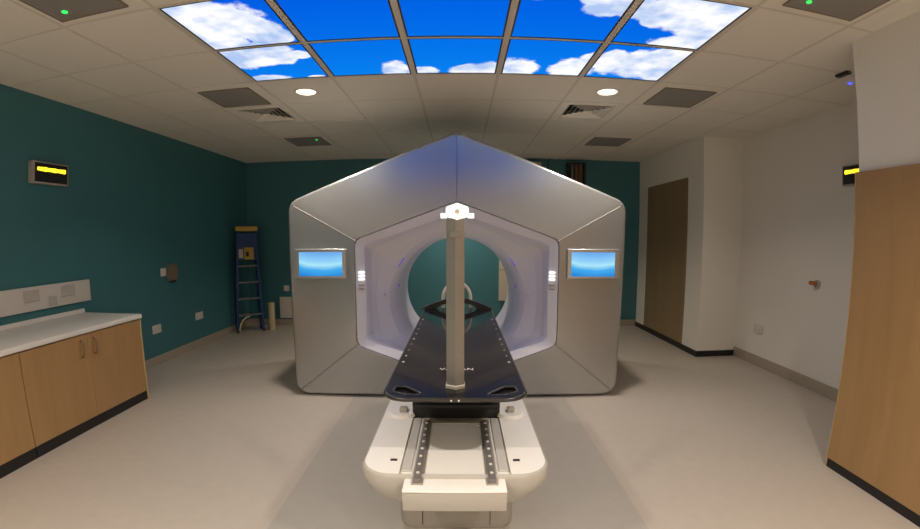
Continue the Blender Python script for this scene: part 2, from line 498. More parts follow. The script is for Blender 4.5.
for (i, j) in SKY_CELLS:
    cx, cy = GX0 + (i - 2) * T, GY0 + (j + 0.5) * T
    t = thing('sky_light_panel', SKY_LABEL[(i, j)], 'light panel', (cx, cy, H - 0.004), group='backlit sky panels in the ceiling')
    hx, hy = 0.282, 0.291
    b = new_bm(); box(b, cx - hx + 0.006, cx + hx - 0.010, cy - hy + 0.006, cy + hy - 0.010, H - 0.003, H + 0.03)
    obj('diffuser', b, M['sky'], t)
    b = new_bm()
    for (x0, x1, y0, y1) in ((-hx, -hx + 0.010, -hy, hy), (hx - 0.010, hx, -hy, hy), (-hx + 0.010, hx - 0.010, -hy, -hy + 0.010), (-hx + 0.010, hx - 0.010, hy - 0.010, hy)):
        box(b, cx + x0, cx + x1, cy + y0, cy + y1, H - 0.005, H + 0.035)
    obj('frame', b, M['darkframe'], t)
b = new_bm()
for i in range(6):
    x = GX0 + (i - 2.5) * T; box(b, x - 0.0175, x + 0.0175, GY0 - 0.01, GY0 + 2 * T + 0.01, H - 0.0065, H - 0.0005)
for j in range(3):
    y = GY0 + j * T
    for i in range(5):
        x = GX0 + (i - 2.5) * T; box(b, x + 0.0175, x + T - 0.0175, y - 0.0085, y + 0.0085, H - 0.0065, H - 0.0005)
o = obj('ceiling_mullion', b, M['tbar'], ceiling)

# ------------------------------------------------------------------ downlights
def downlight(x, y, label, power):
    t = thing('downlight', label, 'downlight', (x, y, H - 0.02), group='round recessed downlights')
    b = new_bm()
    n = 32
    def ring(r, z): return [(x + r * math.cos(2 * PI * k / n), y + r * math.sin(2 * PI * k / n), z) for k in range(n)]
    loft(b, [ring(0.098, H - 0.001), ring(0.096, H - 0.008), ring(0.088, H - 0.012), ring(0.080, H - 0.010), ring(0.076, H - 0.003)])
    obj('trim_ring', b, M['whiteplastic'], t, smooth=40)
    b = new_bm(); loft(b, [ring(0.076, H - 0.003), ring(0.060, H - 0.010), ring(0.035, H - 0.016), ring(0.010, H - 0.018)], cap1=True)
    obj('lens', b, M['lens_glow'], t, smooth=60)
    ld = bpy.data.lights.new('downlight_lamp', 'AREA'); ld.shape = 'DISK'; ld.size = 0.10; ld.energy = power; ld.color = LAMP_COL
    ld.spread = math.radians(132)
    lo = bpy.data.objects.new('lamp', ld); C.objects.link(lo); lo.parent = t; lo.location = (0, 0, -0.004)
    return t
YD = GY0 + 2.5 * T
downlight(GX0 - 2 * T, YD, 'lit round downlight in the ceiling on the teal wall side, by the cloudy panels', LAMP_FRONT)
downlight(GX0 + 2 * T, YD, 'lit round downlight in the ceiling on the off-white wall side', LAMP_FRONT)
for yy, n in ((GY0 - 2.5 * T, 'just'), (GY0 - 5.5 * T, 'far')):
    downlight(GX0 - 2 * T, yy, ('lit round downlight above the viewer, worktop side' if n == 'just' else 'lit round downlight behind the viewer, worktop side'), LAMP_REAR * (0.75 if n == 'just' else 1.4))
    downlight(GX0 + 2 * T, yy, ('lit round downlight above the viewer, cupboard side' if n == 'just' else 'lit round downlight behind the viewer, cupboard side'), LAMP_REAR * (0.75 if n == 'just' else 1.4))

downlight(GX0, GY0 + 6.5 * T, 'round downlight behind the machine, before the back wall', LAMP_FRONT * 1.5)

# ------------------------------------------------------------------ dark square ceiling speakers
def speaker(cx, cy, label, led=None):
    t = thing('ceiling_speaker', label, 'ceiling speaker', (cx, cy, H - 0.014), group='dark square ceiling speakers')
    b = new_bm(); h = 0.222
    box(b, cx - h, cx + h, cy - h, cy + h, H - 0.010, H - 0.0021, 0.002, 1)
    obj('grille', b, M['darkgrille'], t)
    b = new_bm()
    for (x0, x1, y0, y1) in ((-h, -h + 0.008, -h, h), (h - 0.008, h, -h, h), (-h + 0.008, h - 0.008, -h, -h + 0.008), (-h + 0.008, h - 0.008, h - 0.008, h)):
        box(b, cx + x0, cx + x1, cy + y0, cy + y1, H - 0.012, H - 0.010)
    obj('rim', b, M['taupe'], t)
    if led:
        b = new_bm(); cyl(b, (led[0], led[1], H - 0.014), (led[0], led[1], H - 0.010), led[2], n=14)
        obj('status_light', b, M['green_led'], t)
    return t
yr = [1.660, 3.475, 5.26]
xl_, xr_ = GX0 - 3 * T - 0.025, GX0 + 3 * T + 0.025
speaker(xl_, yr[0], 'dark square ceiling speaker with green light, cut by the picture top, teal wall side', (-1.972, 1.792, 0.016))
speaker(xr_, yr[0], 'dark square ceiling speaker with green light beside the white wall above the cupboard', (1.668, 1.798, 0.014))
speaker(xl_, yr[1], 'plain dark square ceiling speaker next to the slatted vent on the teal wall side')
speaker(xr_, yr[1], 'plain dark square ceiling speaker beside the far row of cloud panels, off-white wall side')
speaker(xl_ + 0.02, yr[2], 'dark square ceiling speaker with tiny green light, near the ladder corner', (-1.700, 5.155, 0.016))
speaker(xr_ - 0.02, yr[2], 'dark square ceiling speaker near the dark door, above the gantry shoulder')

# ------------------------------------------------------------------ slatted ceiling vents
def vent(cx, cy, label):
    t = thing('ceiling_vent', label, 'vent', (cx, cy, H - 0.004), group='square slatted ceiling vents')
    b = new_bm()
    h = 0.289; q = 0.215
    for (x0, x1, y0, y1) in ((-h, -q, -h, h), (q, h, -h, h), (-q, q, -h, -q), (-q, q, q, h)):
        box(b, cx + x0, cx + x1, cy + y0, cy + y1, H - 0.003, H + 0.012)
    obj('frame', b, M['tile'], t)
    b = new_bm(); box(b, cx - q - 0.02, cx + q + 0.02, cy - q - 0.02, cy + q + 0.02, H + 0.075, H + 0.085)
    obj('plenum', b, M['black'], t)
    for k in range(5):
        r = q - 0.004 - k * 0.042
        b = new_bm()
        def sq(s, z): return [(cx - s, cy - s, z), (cx + s, cy - s, z), (cx + s, cy + s, z), (cx - s, cy + s, z)]
        loft(b, [sq(r, H - 0.004), sq(r - 0.016, H + 0.016), sq(r - 0.019, H + 0.016), sq(r - 0.005, H - 0.004), sq(r, H - 0.004)])
        obj('louver', b, M['tile'], t)
    return t
vent(*VENTS[0], 'square slatted air vent behind the plain dark speaker, teal wall side')
vent(*VENTS[1], 'square slatted air vent just behind the downlight on the off-white wall side')

# small ceiling sensor by the near wall end
t = thing('ceiling_sensor', 'small dark ceiling sensor beside the corner of the white wall', 'sensor', (2.605, 2.54, H - 0.03))
b = new_bm(); box(b, 2.582, 2.628, 2.485, 2.60, H - 0.022, H - 0.002, 0.006); obj('housing', b, M['black'], t)
b = new_bm(); box(b, 2.590, 2.620, 2.480, 2.4849, H - 0.018, H - 0.012); obj('lens', b, M['darkgrille'], t)
t = thing('status_beacon', 'tiny blue glowing light fixed to the ceiling near the white wall corner', 'indicator light', (2.80, 2.672, H - 0.02))
b = new_bm(); cyl(b, (2.80, 2.672, H - 0.018), (2.80, 2.672, H - 0.002), 0.016, n=12); obj('dome', b, M['blue_led'], t)
b = new_bm(); cyl(b, (2.80, 2.672, H - 0.006), (2.80, 2.672, H - 0.002), 0.024, n=16); obj('collar', b, M['whiteplastic'], t)

# ------------------------------------------------------------------ treatment machine (gantry)
XC = -0.028
YIN = 3.52
gantry = thing('radiotherapy_machine', 'large silver faceted radiotherapy machine with round bore and two screens', 'medical machine', (XC, 4.2, 0.0))
outer_pts = [(XC - 1.382, 0.010), (XC + 1.368, 0.010), (XC + 1.418, 1.640), (XC, 2.206), (XC - 1.418, 1.640)]
outer, omid = rounded_poly(outer_pts, [0.11, 0.11, 0.12, 0.10, 0.12], 10)
inner_pts = [(XC, 0.150), (XC + 0.825, 0.455), (XC + 0.825, 1.322), (XC, 1.628), (XC - 0.825, 1.322), (XC - 0.825, 0.455)]
inner, imid = rounded_poly(inner_pts, [0.06, 0.07, 0.06, 0.05, 0.06, 0.07], 8)
def seg_between(path, i, j):
    if j <= i: return path[i:] + path[:j + 1]
    return path[i:j + 1]
def yout(z): return 3.548 + 0.052 * min(max(z / 1.6, 0), 1)
YBK = 4.92
def shell_panel(name, oi, oj, ii, ij, n=40):
    op = resample(seg_between(outer, omid[oi], omid[oj]), n, 0.002, 0.002)
    ip = resample(seg_between(inner, imid[ii], imid[ij]), n, 0.002, 0.002)
    cz = Vector((XC, 0.95))
    def inset(p, d):
        return p + (cz - p).normalized() * d
    rings = [[(p.x, YIN + 0.035, p.y) for p in ip], [(p.x, YIN + 0.004, p.y) for p in ip],
             [(q.x, YIN, q.y) for q in [p.lerp(o, 0.006) for p, o in zip(ip, op)]]]
    R = 0.035
    for k in range(1, 8):
        f = k / 8
        rings.append([(lambda c, o: (c.x, YIN + (yout(o.y) - YIN) * f, c.y))(p.lerp(inset(o, R), f), o) for p, o in zip(ip, op)])
    for k in range(0, 7):
        a = PI / 2 * k / 6
        rings.append([(lambda c: (c.x, yout(o.y) + R * (1 - math.cos(a)), c.y))(inset(o, R * (1 - math.sin(a)))) for o in op])
    rings.append([(o.x, 4.20, o.y) for o in op])
    rings.append([(o.x, YBK, o.y) for o in op])
    b = new_bm(); loft(b, rings, closed=False)
    bmesh.ops.recalc_face_normals(b, faces=b.faces)
    s = sum((f.normal.y * f.calc_area() for f in b.faces if f.calc_center_median().y < 3.58), 0)
    if s > 0: bmesh.ops.reverse_faces(b, faces=b.faces)
    return obj(name, b, M['shell'], gantry, smooth=28, fix=False)
# outer corners: 0 lower-left 1 lower-right 2 right shoulder 3 apex 4 left shoulder ; inner: 0 bottom 1 lower-right 2 upper-right 3 top 4 upper-left 5 lower-left
p = shell_panel('lower_panel', 0, 1, 5, 1, 60)
p = shell_panel('side_panel', 1, 2, 1, 2)
p = shell_panel('roof_panel', 2, 3, 2, 3)
p = shell_panel('roof_panel', 3, 4, 3, 4)
p = shell_panel('side_panel', 4, 0, 4, 5)
# dark core just under the panels, so that the joints read dark
N_ = 160
cz = Vector((XC, 0.86))
def by_angle(path, s=1.0, off=0.0):
    out = []
    for k in range(N_):
        a = 2 * PI * k / N_
        out.append((a, ray_poly(path, cz, a) * s + off))
    return out
def ringy(pa, y): return [(cz.x + r * math.cos(a), y, cz.y + r * math.sin(a)) for a, r in pa]
o_in = by_angle(outer, 1.0, -0.012)
i_out = by_angle(inner, 1.0, 0.004)
BR, BZ = 0.540, 0.800
def circ(r, y, zc=BZ): return [(XC + r * math.cos(2 * PI * k / N_), y, zc + r * math.sin(2 * PI * k / N_)) for k in range(N_)]
b = new_bm()
loft(b, [ringy(i_out, YIN + 0.03), ringy([(a, r * 0.8 + q * 0.2) for (a, r), (_, q) in zip(i_out, o_in)], YIN + 0.05), ringy([(a, r - 0.03) for a, r in o_in], 3.655), ringy(o_in, 3.70), ringy(o_in, YBK - 0.002), circ(BR + 0.12, YBK), circ(BR + 0.02, YBK - 0.04)])
obj('inner_casing', b, M['shellback'], gantry, smooth=30)
# pale funnel from the six-sided rim to the round bore
i0 = by_angle(inner, 1.0, -0.003)
def mixring(pa, f, r, y, yy=None):
    c = circ(r, y); h = ringy(pa, y)
    # match by angle about the two centres
    return [tuple(Vector(h[k]).lerp(Vector(c[k]), f)) for k in range(N_)]
i1 = [(a, r - 0.012) for a, r in i0]
i2 = [(a, r - 0.075) for a, r in i0]
b = new_bm()
loft(b, [ringy(i0, YIN + 0.022), ringy(i0, YIN + 0.010), ringy([(a, r - 0.004) for a, r in i0], YIN + 0.007), ringy(i1, YIN + 0.010), ringy(i2, YIN + 0.045),
         mixring(i2, 0.22, 0.64, YIN + 0.150), mixring(i2, 0.52, 0.625, YIN + 0.215), mixring(i2, 0.80, 0.605, YIN + 0.255), circ(0.592, YIN + 0.29), circ(0.571, YIN + 0.335), circ(0.556, YIN + 0.385), circ(0.545, YIN + 0.45), circ(BR, YIN + 0.52)])
funnel = obj('bore_funnel', b, M['funnel'], gantry, smooth=17)
b = new_bm()
loft(b, [circ(BR, YIN + 0.52), circ(BR, 4.5), circ(BR + 0.004, 4.75), circ(BR + 0.02, YBK - 0.04)])
obj('bore_tube', b, M['funnel'], gantry, smooth=35)
# violet light strips and small ports in the bore mouth
def on_bore(r, ang, y): return Vector((XC + r * math.cos(ang), y, BZ + r * math.sin(ang)))
for s in (1, -1):
    for (a0, a1, y, r) in ((29, 38, YIN + 0.30, 0.586), (9, 12, YIN + 0.47, 0.541)):
        pts = []
        for k in range(7):
            a = math.radians(a0 + (a1 - a0) * k / 6); a = a if s > 0 else PI - a
            pts.append(on_bore(r, a, y))
        b = new_bm(); tube(b, pts, 0.004, 8); obj('light_strip', b, M['purple_led'], gantry, smooth=50)
    p0 = Vector((XC + s * 0.607, YIN + 0.214, BZ + 0.050))
    b = new_bm(); cyl(b, p0, p0 + Vector((s * 0.02, 0.012, 0)), 0.011, n=14); obj('laser_port', b, M['stud'], gantry)
# indicator pills on the rim
for s in (1, -1):
    xx = XC + s * 0.777
    for k, z in enumerate((1.058, 1.029, 1.001)):
        b = new_bm(); box(b, xx - 0.026, xx + 0.026, YIN + 0.008, YIN + 0.050, z - 0.0095, z + 0.0095, 0.008, 3); obj('indicator_light', b, M['pill_glow'], gantry, smooth=50)
    for z in (0.955, 0.922):
        b = new_bm(); box(b, xx - 0.022, xx + 0.022, YIN + 0.012, YIN + 0.050, z - 0.005, z + 0.005, 0.003, 2); obj('indicator_button', b, M['greyplastic'], gantry, smooth=50)
# screens in pale frames on the side panels
for s in (1, -1):
    xa, xb = XC + s * 0.888, XC + s * 1.324
    x0, x1 = min(xa, xb), max(xa, xb)
    z0, z1 = 1.008, 1.252
    yf = 3.515
    b = new_bm()
    box(b, x0, x1, yf, 3.60, z0, z1, 0.008, 3)
    fr = obj('screen_housing', b, M['shell'], gantry, smooth=40)
    b = new_bm()
    q = 0.016
    for (a0, a1, c0, c1) in ((x0 + 0.006, x0 + 0.036, z0 + 0.006, z1 - 0.006), (x1 - 0.036, x1 - 0.006, z0 + 0.006, z1 - 0.006), (x0 + 0.036, x1 - 0.036, z0 + 0.006, z0 + 0.022), (x0 + 0.036, x1 - 0.036, z1 - 0.026, z1 - 0.006)):
        box(b, a0, a1, yf - 0.010, yf + 0.001, c0, c1)
    obj('bezel', b, M['shell'], fr)
    b = new_bm(); box(b, x0 + 0.036, x1 - 0.036, yf - 0.004, yf + 0.002, z0 + 0.022, z1 - 0.026); obj('display', b, M['screen'], fr)
# bright lines painting in the light caught along the two shoulder joints
for (oi, ii) in ((2, 2), (4, 4)):
    o2, i2_ = outer[omid[oi]], inner[imid[ii]]
    cc = Vector((XC, 0.95)); e = o2 + (cc - o2).normalized() * 0.040
    b = new_bm(); tube(b, [(i2_.x, YIN - 0.0005, i2_.y), (e.x, yout(o2.y) - 0.0005, e.y)], 0.0022, 8); obj('seam_highlight', b, M['whiteplastic'], gantry, smooth=50)
# plinth
b = new_bm(); box(b, XC - 1.27, XC + 1.26, 3.63, 4.85, 0.0, 0.06); obj('plinth', b, M['kick'], gantry)

# ------------------------------------------------------------------ treatment couch
XT = -0.016
ZT = 0.83
couch = thing('treatment_couch', 'white patient couch base with a long glossy black tabletop before the machine', 'treatment couch', (XT, 2.0, 0.0))
# tabletop outline with two hand slots at the near corners
hw = 0.234
Y0, Y1 = 1.345, 3.16
outl, _ = rounded_poly([(XT - hw, Y0), (XT + hw, Y0), (XT + hw, Y1), (XT - hw, Y1)], [0.075, 0.075, 0.03, 0.03], 10)
def slot_outline(s):
    # a slanted slot: rounded quad
    pts = [(XT + s * 0.208, 1.402), (XT + s * 0.204, 1.452), (XT + s * 0.172, 1.455), (XT + s * 0.100, 1.372), (XT + s * 0.165, 1.372)]
    if s < 0: pts = pts[::-1]
    a = sum((pts[i][0] * pts[(i + 1) % 5][1] - pts[(i + 1) % 5][0] * pts[i][1]) for i in range(5))
    if a < 0: pts = pts[::-1]
    return rounded_poly(pts, [0.014, 0.012, 0.012, 0.006, 0.02], 5)[0]
def plate_with_holes(name, outline, holes, z0, z1, m, parent, bev=0.006):
    b = new_bm()
    loops = [outline] + holes
    allv = []
    edges = []
    for lp in loops:
        v = [b.verts.new((p.x, p.y, z1)) for p in lp]
        allv.append(v)
        for i in range(len(v)): edges.append(b.edges.new((v[i], v[(i + 1) % len(v)])))
    bmesh.ops.triangle_fill(b, use_beauty=True, use_dissolve=False, edges=edges)
    top = list(b.faces)
    for f in top:
        if f.normal.z < 0: f.normal_flip()
    r = bmesh.ops.extrude_face_region(b, geom=top)
    nv = [g for g in r['geom'] if isinstance(g, bmesh.types.BMVert)]
    bmesh.ops.translate(b, verts=nv, vec=(0, 0, z0 - z1))
    fix_normals(b)
    return obj(name, b, m, parent, fix=False)
top = plate_with_holes('tabletop', outl, [slot_outline(1), slot_outline(-1)], ZT - 0.014, ZT, M['couchtop'], couch)
# rounded rim round the near end and sides
rim = [Vector((p.x, p.y, ZT - 0.0075)) for p in outl]
b = new_bm()
near = [q for q in rim]
def closed_tube(bm, pts, r, n=10):
    rings = []
    m = len(pts)
    for i, p in enumerate(pts):
        t = (pts[(i + 1) % m] - pts[i - 1]).normalized()
        up = Vector((0, 0, 1)); w = t.cross(up).normalized()
        rings.append([p + (w * math.cos(k) + up * math.sin(k)) * r for k in [2 * PI * j / n for j in range(n)]])
    return loft(bm, rings + [rings[0]])
closed_tube(b, near, 0.0078); bmesh.ops.remove_doubles(b, verts=b.verts, dist=1e-5)
obj('edge_rim', b, M['couchedge'], couch, smooth=60)
for s in (1, -1):
    b = new_bm()
    closed_tube(b, [Vector((p.x, p.y, ZT - 0.002)) for p in slot_outline(s)], 0.0045, 8); bmesh.ops.remove_doubles(b, verts=b.verts, dist=1e-5)
    obj('slot_rim', b, M['couchedge'], couch, smooth=60)
for s in (1, -1):
    so = slot_outline(s); cs = sum(so, Vector((0, 0))) / len(so)
    b = new_bm(); loft(b, [[(q.x, q.y, z) for q in [cs + (p - cs) * 1.05 for p in so]] for z in (ZT - 0.019, ZT - 0.0142)], True, True, True); obj('slot_tray', b, M['black'], couch)
# index marks along both edges
marks = [1.75, 1.845, 1.945, 2.055, 2.165, 2.285, 2.41, 2.55, 2.70]
for s in (1, -1):
    for k, y in enumerate(marks):
        b = new_bm(); x = XT + s * 0.2165; cyl(b, (x, y, ZT - 0.001), (x, y, ZT + 0.0012), 0.0040 if k % 4 else 0.0058, n=10); obj('index_mark', b, M['ink'], top)
for s in (1, -1):
    b = new_bm(); cyl(b, (XT + s * 0.012, Y0 - 0.004, ZT - 0.0075), (XT + s * 0.012, Y0 - 0.0095, ZT - 0.0075), 0.003, n=10); obj('edge_stud', b, M['stud'], top)
# printed name
fc = bpy.data.curves.new('lettering', 'FONT'); fc.body = 'VARIAN'; fc.size = 0.036; fc.extrude = 0.0005; fc.align_x = 'CENTER'; fc.space_character = 1.05
fc.materials.append(M['ink'])
fo = bpy.data.objects.new('lettering_curve', fc); C.objects.link(fo)
bpy.context.view_layer.update()
fm = bpy.data.meshes.new_from_object(fo.evaluated_get(bpy.context.evaluated_depsgraph_get()))
bpy.data.objects.remove(fo)
fo = bpy.data.objects.new('lettering', fm); C.objects.link(fo); fo.parent = top
fo.location = Vector((-0.013, 1.640, ZT + 0.0012)) - Vector(top['_w'])

# black carriage under the tabletop
b = new_bm()
box(b, XT - 0.182, XT + 0.182, 1.74, 3.05, 0.585, 0.792, 0.008)
carriage = obj('carriage', b, M['black'], couch, smooth=40)
b = new_bm(); box(b, XT - 0.19, XT + 0.19, 1.48, 3.10, 0.786, 0.8162, 0.006); obj('support_frame', b, M['black'], couch)
b = new_bm(); box(b, XT - 0.180, XT + 0.180, 1.728, 1.741, 0.640, 0.655); box(b, XT - 0.180, XT + 0.180, 1.728, 1.741, 0.700, 0.715)
obj('carriage_rib', b, M['black'], carriage)

# white hull: two wings round a channel
ZW = 0.60
hull_o, _ = rounded_poly([(XT - 0.312, 1.262), (XT + 0.312, 1.262), (XT + 0.312, 2.75), (XT - 0.312, 2.75)], [0.105, 0.105, 0.05, 0.05], 12)
def hull_ring(inset, z, yf):
    pts, _m = rounded_poly([(XT - 0.312 + inset, 1.262 + yf), (XT + 0.312 - inset, 1.262 + yf), (XT + 0.312 - inset, 3.42 - inset), (XT - 0.312 + inset, 3.42 - inset)],
                           [max(0.105 - inset * 0.3, 0.03)] * 2 + [0.05] * 2, 12)
    return [(p.x, p.y, z) for p in pts]
b = new_bm()
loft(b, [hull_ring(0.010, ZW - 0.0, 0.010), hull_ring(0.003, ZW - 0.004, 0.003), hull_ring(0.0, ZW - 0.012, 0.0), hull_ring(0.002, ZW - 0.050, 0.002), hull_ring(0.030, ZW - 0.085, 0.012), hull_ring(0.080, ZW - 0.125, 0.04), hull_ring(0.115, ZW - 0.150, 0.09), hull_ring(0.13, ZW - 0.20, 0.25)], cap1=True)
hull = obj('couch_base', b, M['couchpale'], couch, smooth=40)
# wing tops
CW = 0.178
FW = 0.158
for s in (1, -1):
    if s > 0:
        pl = [(XT + CW, 1.272), (XT + 0.302, 1.272), (XT + 0.302, 3.41), (XT + CW, 3.41)]
        rr = [0.0, 0.098, 0.045, 0.0]
    else:
        pl = [(XT - 0.302, 1.272), (XT - CW, 1.272), (XT - CW, 3.41), (XT - 0.302, 3.41)]
        rr = [0.098, 0.0, 0.0, 0.045]
    pts, _m = rounded_poly(pl, rr, 12)
    b = new_bm(); loft(b, [[(p.x, p.y, ZW - 0.035) for p in pts], [(p.x, p.y, ZW) for p in pts]], cap0=True, cap1=True)
    wing = obj('wing_cover', b, M['couchwhite'], couch)
    xs_ = XT + s * 0.205
    b = new_bm(); box(b, xs_ - 0.011, xs_ + 0.011, 1.355, 1.367, ZW - 0.001, ZW + 0.002); obj('status_window', b, M['black'], wing)
    # pale locking pad beside the carriage
    xq = XT + s * 0.225
    b = new_bm(); cyl(b, (xq, 1.76, ZW - 0.001), (xq, 1.76, ZW + 0.012), 0.058, 0.052, n=28); obj('locking_pad', b, M['couchwhite'], wing, smooth=40)
    b = new_bm(); box(b, xq - 0.012, xq + 0.020, 1.745, 1.775, ZW + 0.010, ZW + 0.032, 0.005); obj('pad_shadow_block', b, M['couchgrey'], wing, smooth=40)  # grey block standing in for the dark wedge of shadow on the pad
# channel: floor, front block, rails
b = new_bm(); box(b, XT - CW, XT + CW, 1.275, 1.75, ZW - 0.045, ZW - 0.012, 0.002); channel = obj('channel_floor', b, M['couchwhite'], couch)
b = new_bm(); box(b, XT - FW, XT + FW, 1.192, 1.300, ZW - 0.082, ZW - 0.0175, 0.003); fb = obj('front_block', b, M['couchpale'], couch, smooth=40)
b = new_bm(); box(b, XT - FW, XT + FW, 1.190, 1.300, ZW - 0.0178, ZW - 0.0115, 0.002); obj('front_cover', b, M['couchwhite'], fb, smooth=40)
b = new_bm(); box(b, XT - 0.135, XT + 0.135, 1.690, 1.742, ZW - 0.0125, ZW - 0.009); obj('channel_band', b, M['greyplastic'], channel)
for s in (1, -1):
    b = new_bm(); x = XT + s * 0.090; cyl(b, (x, 1.675, ZW - 0.0125), (x, 1.675, ZW - 0.009), 0.006, n=12); obj('channel_stud', b, M['stud'], channel)
for s in (1, -1):
    b = new_bm(); x = XT + s * 0.158; box(b, x - 0.0165, x + 0.0165, 1.305, 1.735, ZW - 0.0125, ZW - 0.006, 0.002, 1); obj('guard_strip', b, M['clear'], couch)
    x = XT + s * 0.116
    b = new_bm(); box(b, x - 0.0115, x + 0.0115, 1.232, 1.690, ZW - 0.013, ZW + 0.006, 0.002); rl = obj('guide_rail', b, M['rail'], couch)
    b = new_bm(); box(b, x - 0.018, x + 0.018, 1.225, 1.700, ZW - 0.0125, ZW - 0.009); obj('rail_bed', b, M['greyplastic'], rl)
    for k in range(8):
        y = 1.270 + k * 0.055
        b = new_bm(); cyl(b, (x, y, ZW + 0.005), (x, y, ZW + 0.0085), 0.0055, n=10); obj('bolt', b, M['stud'], rl)
# pedestal on the floor
def ped_ring(inset, z):
    pts, _m = rounded_poly([(XT - 0.262 + inset, 1.80 + inset), (XT + 0.262 - inset, 1.80 + inset), (XT + 0.262 - inset, 3.42), (XT - 0.262 + inset, 3.42)], [0.06, 0.06, 0.02, 0.02], 8)
    return [(p.x, p.y, z) for p in pts]
b = new_bm(); loft(b, [ped_ring(0.012, 0.0), ped_ring(0.002, 0.02), ped_ring(0, 0.05), ped_ring(0, 0.42)], cap0=True, cap1=True)
ped = obj('pedestal', b, M['couchgrey'], couch, smooth=40)
for s in (1, -1):
    b = new_bm(); x = XT + s * 0.155; box(b, x - 0.0015, x + 0.0015, 1.7985, 1.802, 0.03, 0.40); obj('pedestal_seam', b, M['black'], ped)

# ------------------------------------------------------------------ alignment post on the tabletop
PX, PY = -0.016, 1.455
post = thing('alignment_post', 'upright brushed steel post with glowing white hexagonal head standing on the black tabletop', 'post', (PX, PY, ZT))
def hexring(r, z, n=6, rot=PI / 6): return [(PX + r * math.cos(rot + PI / 3 * k), PY + r * math.sin(rot + PI / 3 * k), z) for k in range(n)]
b = new_bm(); loft(b, [hexring(0.0345, ZT + 0.010), hexring(0.0345, 1.400)], cap0=True, cap1=True); obj('shaft', b, M['steel'], post)
b = new_bm(); loft(b, [hexring(0.038, ZT + 0.0005), hexring(0.038, ZT + 0.010), hexring(0.0345, ZT + 0.013)], cap0=True, cap1=True); obj('foot', b, M['brightsteel'], post)
b = new_bm(); box(b, PX - 0.017, PX + 0.017, PY - 0.0345, PY - 0.029, 1.337, 1.356, 0.001); obj('name_plate', b, M['rail'], post)
hz = 1.421
def headring(k, y):
    hx, hzv = 0.0365 * k, 0.0270 * k
    pts = [(-hx, -hzv * 0.52), (0, -hzv), (hx, -hzv * 0.52), (hx, hzv * 0.52), (0, hzv), (-hx, hzv * 0.52)]
    q, _m = rounded_poly(pts, 0.006, 4)
    return [(PX + 0.006 + p.x, y, hz + p.y) for p in q]
b = new_bm(); loft(b, [headring(0.93, PY - 0.041), headring(1.0, PY - 0.036), headring(1.0, PY + 0.025), headring(0.9, PY + 0.030)], cap0=True, cap1=True); head = obj('lamp_head', b, M['white_glow'], post, smooth=40)
b = new_bm(); cyl(b, (PX + 0.006, PY - 0.048, hz - 0.001), (PX + 0.006, PY - 0.040, hz - 0.001), 0.0075, 0.009, n=16); obj('centre_knob', b, M['brightsteel'], head)
for s, x0, x1 in ((-1, -0.048, -0.028), (1, 0.040, 0.061)):
    b = new_bm(); z = 1.4085
    cyl(b, (PX + x0, PY - 0.010, z), (PX + x1, PY - 0.010, z), 0.0085, n=14)
    obj('side_lamp', b, M['white_glow'], post, smooth=50)

# ------------------------------------------------------------------ head support bracket at the far end of the tabletop
HX, HY = -0.024, 3.11
hb = thing('head_bracket', 'low black arched bracket with a white hoop across the far end of the tabletop', 'head support', (HX, HY, ZT))
b = new_bm()
def topz(u): # u in -1..1
    return ZT + 0.004 + 0.086 * (1 - abs(u) ** 1.15) ** 0.85
n = 40
rings = []
for k in range(n + 1):
    u = -1 + 2 * k / n
    x = HX + 0.254 * u
    tz = topz(min(max(u, -0.999), 0.999))
    au = abs(u)
    # one wide, low, arched opening
    bz = ZT + 0.001
    if abs(x - HX) < 0.142: bz = ZT + min(0.046 * math.sqrt(1 - ((x - HX) / 0.142) ** 2), tz - ZT - 0.016)
    bz = max(bz, ZT + 0.001)
    rings.append([(x, HY - 0.02, bz), (x, HY - 0.02, tz), (x, HY + 0.02, tz), (x, HY + 0.02, bz)])
loft(b, rings, True, True, True)
obj('saddle', b, M['black'], hb, smooth=30)
b = new_bm()
pts = [(HX + 0.098 * math.cos(a), HY + 0.03, ZT + 0.075 + 0.112 * math.sin(a)) for a in [PI * k / 20 for k in range(21)]]
pts = [(pts[0][0], HY + 0.03, ZT + 0.004)] + pts + [(pts[-1][0], HY + 0.03, ZT + 0.004)]
tube(b, pts, 0.013, 12); obj('arch', b, M['whiteplastic'], hb, smooth=50)
b = new_bm(); box(b, HX - 0.03, HX + 0.03, HY - 0.028, HY - 0.021, ZT + 0.001, ZT + 0.06, 0.004); obj('clamp', b, M['taupe'], hb)

# ------------------------------------------------------------------ base cabinets and worktop along the teal wall
XF = -2.676
def cabinet(ya, yb, label):
    t = thing('base_cabinet', label, 'cabinet', ((XF + XL) / 2, (ya + yb) / 2, 0), group='wooden base cabinets under the worktop')
    b = new_bm(); box(b, XL + 0.014, XF - 0.022, ya + 0.002, yb - 0.002, 0.07, 0.698); obj('carcass', b, M['maple'], t)
    b = new_bm(); box(b, XF - 0.060, XF - 0.004, ya + 0.001, yb - 0.001, 0.0, 0.072); obj('kickboard', b, M['kick'], t)
    mid = (ya + yb) / 2
    for (d0, d1, hy) in ((ya, mid, mid - 0.075), (mid, yb, mid + 0.055)):
        b = new_bm(); box(b, XF - 0.020, XF, d0 + 0.001, d1 - 0.001, 0.076, 0.692, 0.0015, 1); dr = obj('door', b, M['maple'], t)
        b = new_bm(); tube(b, [(XF - 0.002, hy, 0.535), (XF + 0.020, hy, 0.540), (XF + 0.026, hy, 0.560), (XF + 0.026, hy, 0.630), (XF + 0.020, hy, 0.650), (XF - 0.002, hy, 0.655)], 0.007, 8); obj('handle', b, M['handle'], dr, smooth=50)
    return t
cabinet(2.07, 3.252, 'maple two-door base cabinet with paired bar handles at the far end of the worktop')
cabinet(0.87, 2.066, 'maple two-door base cabinet under the worktop, cut by the edge of the picture')
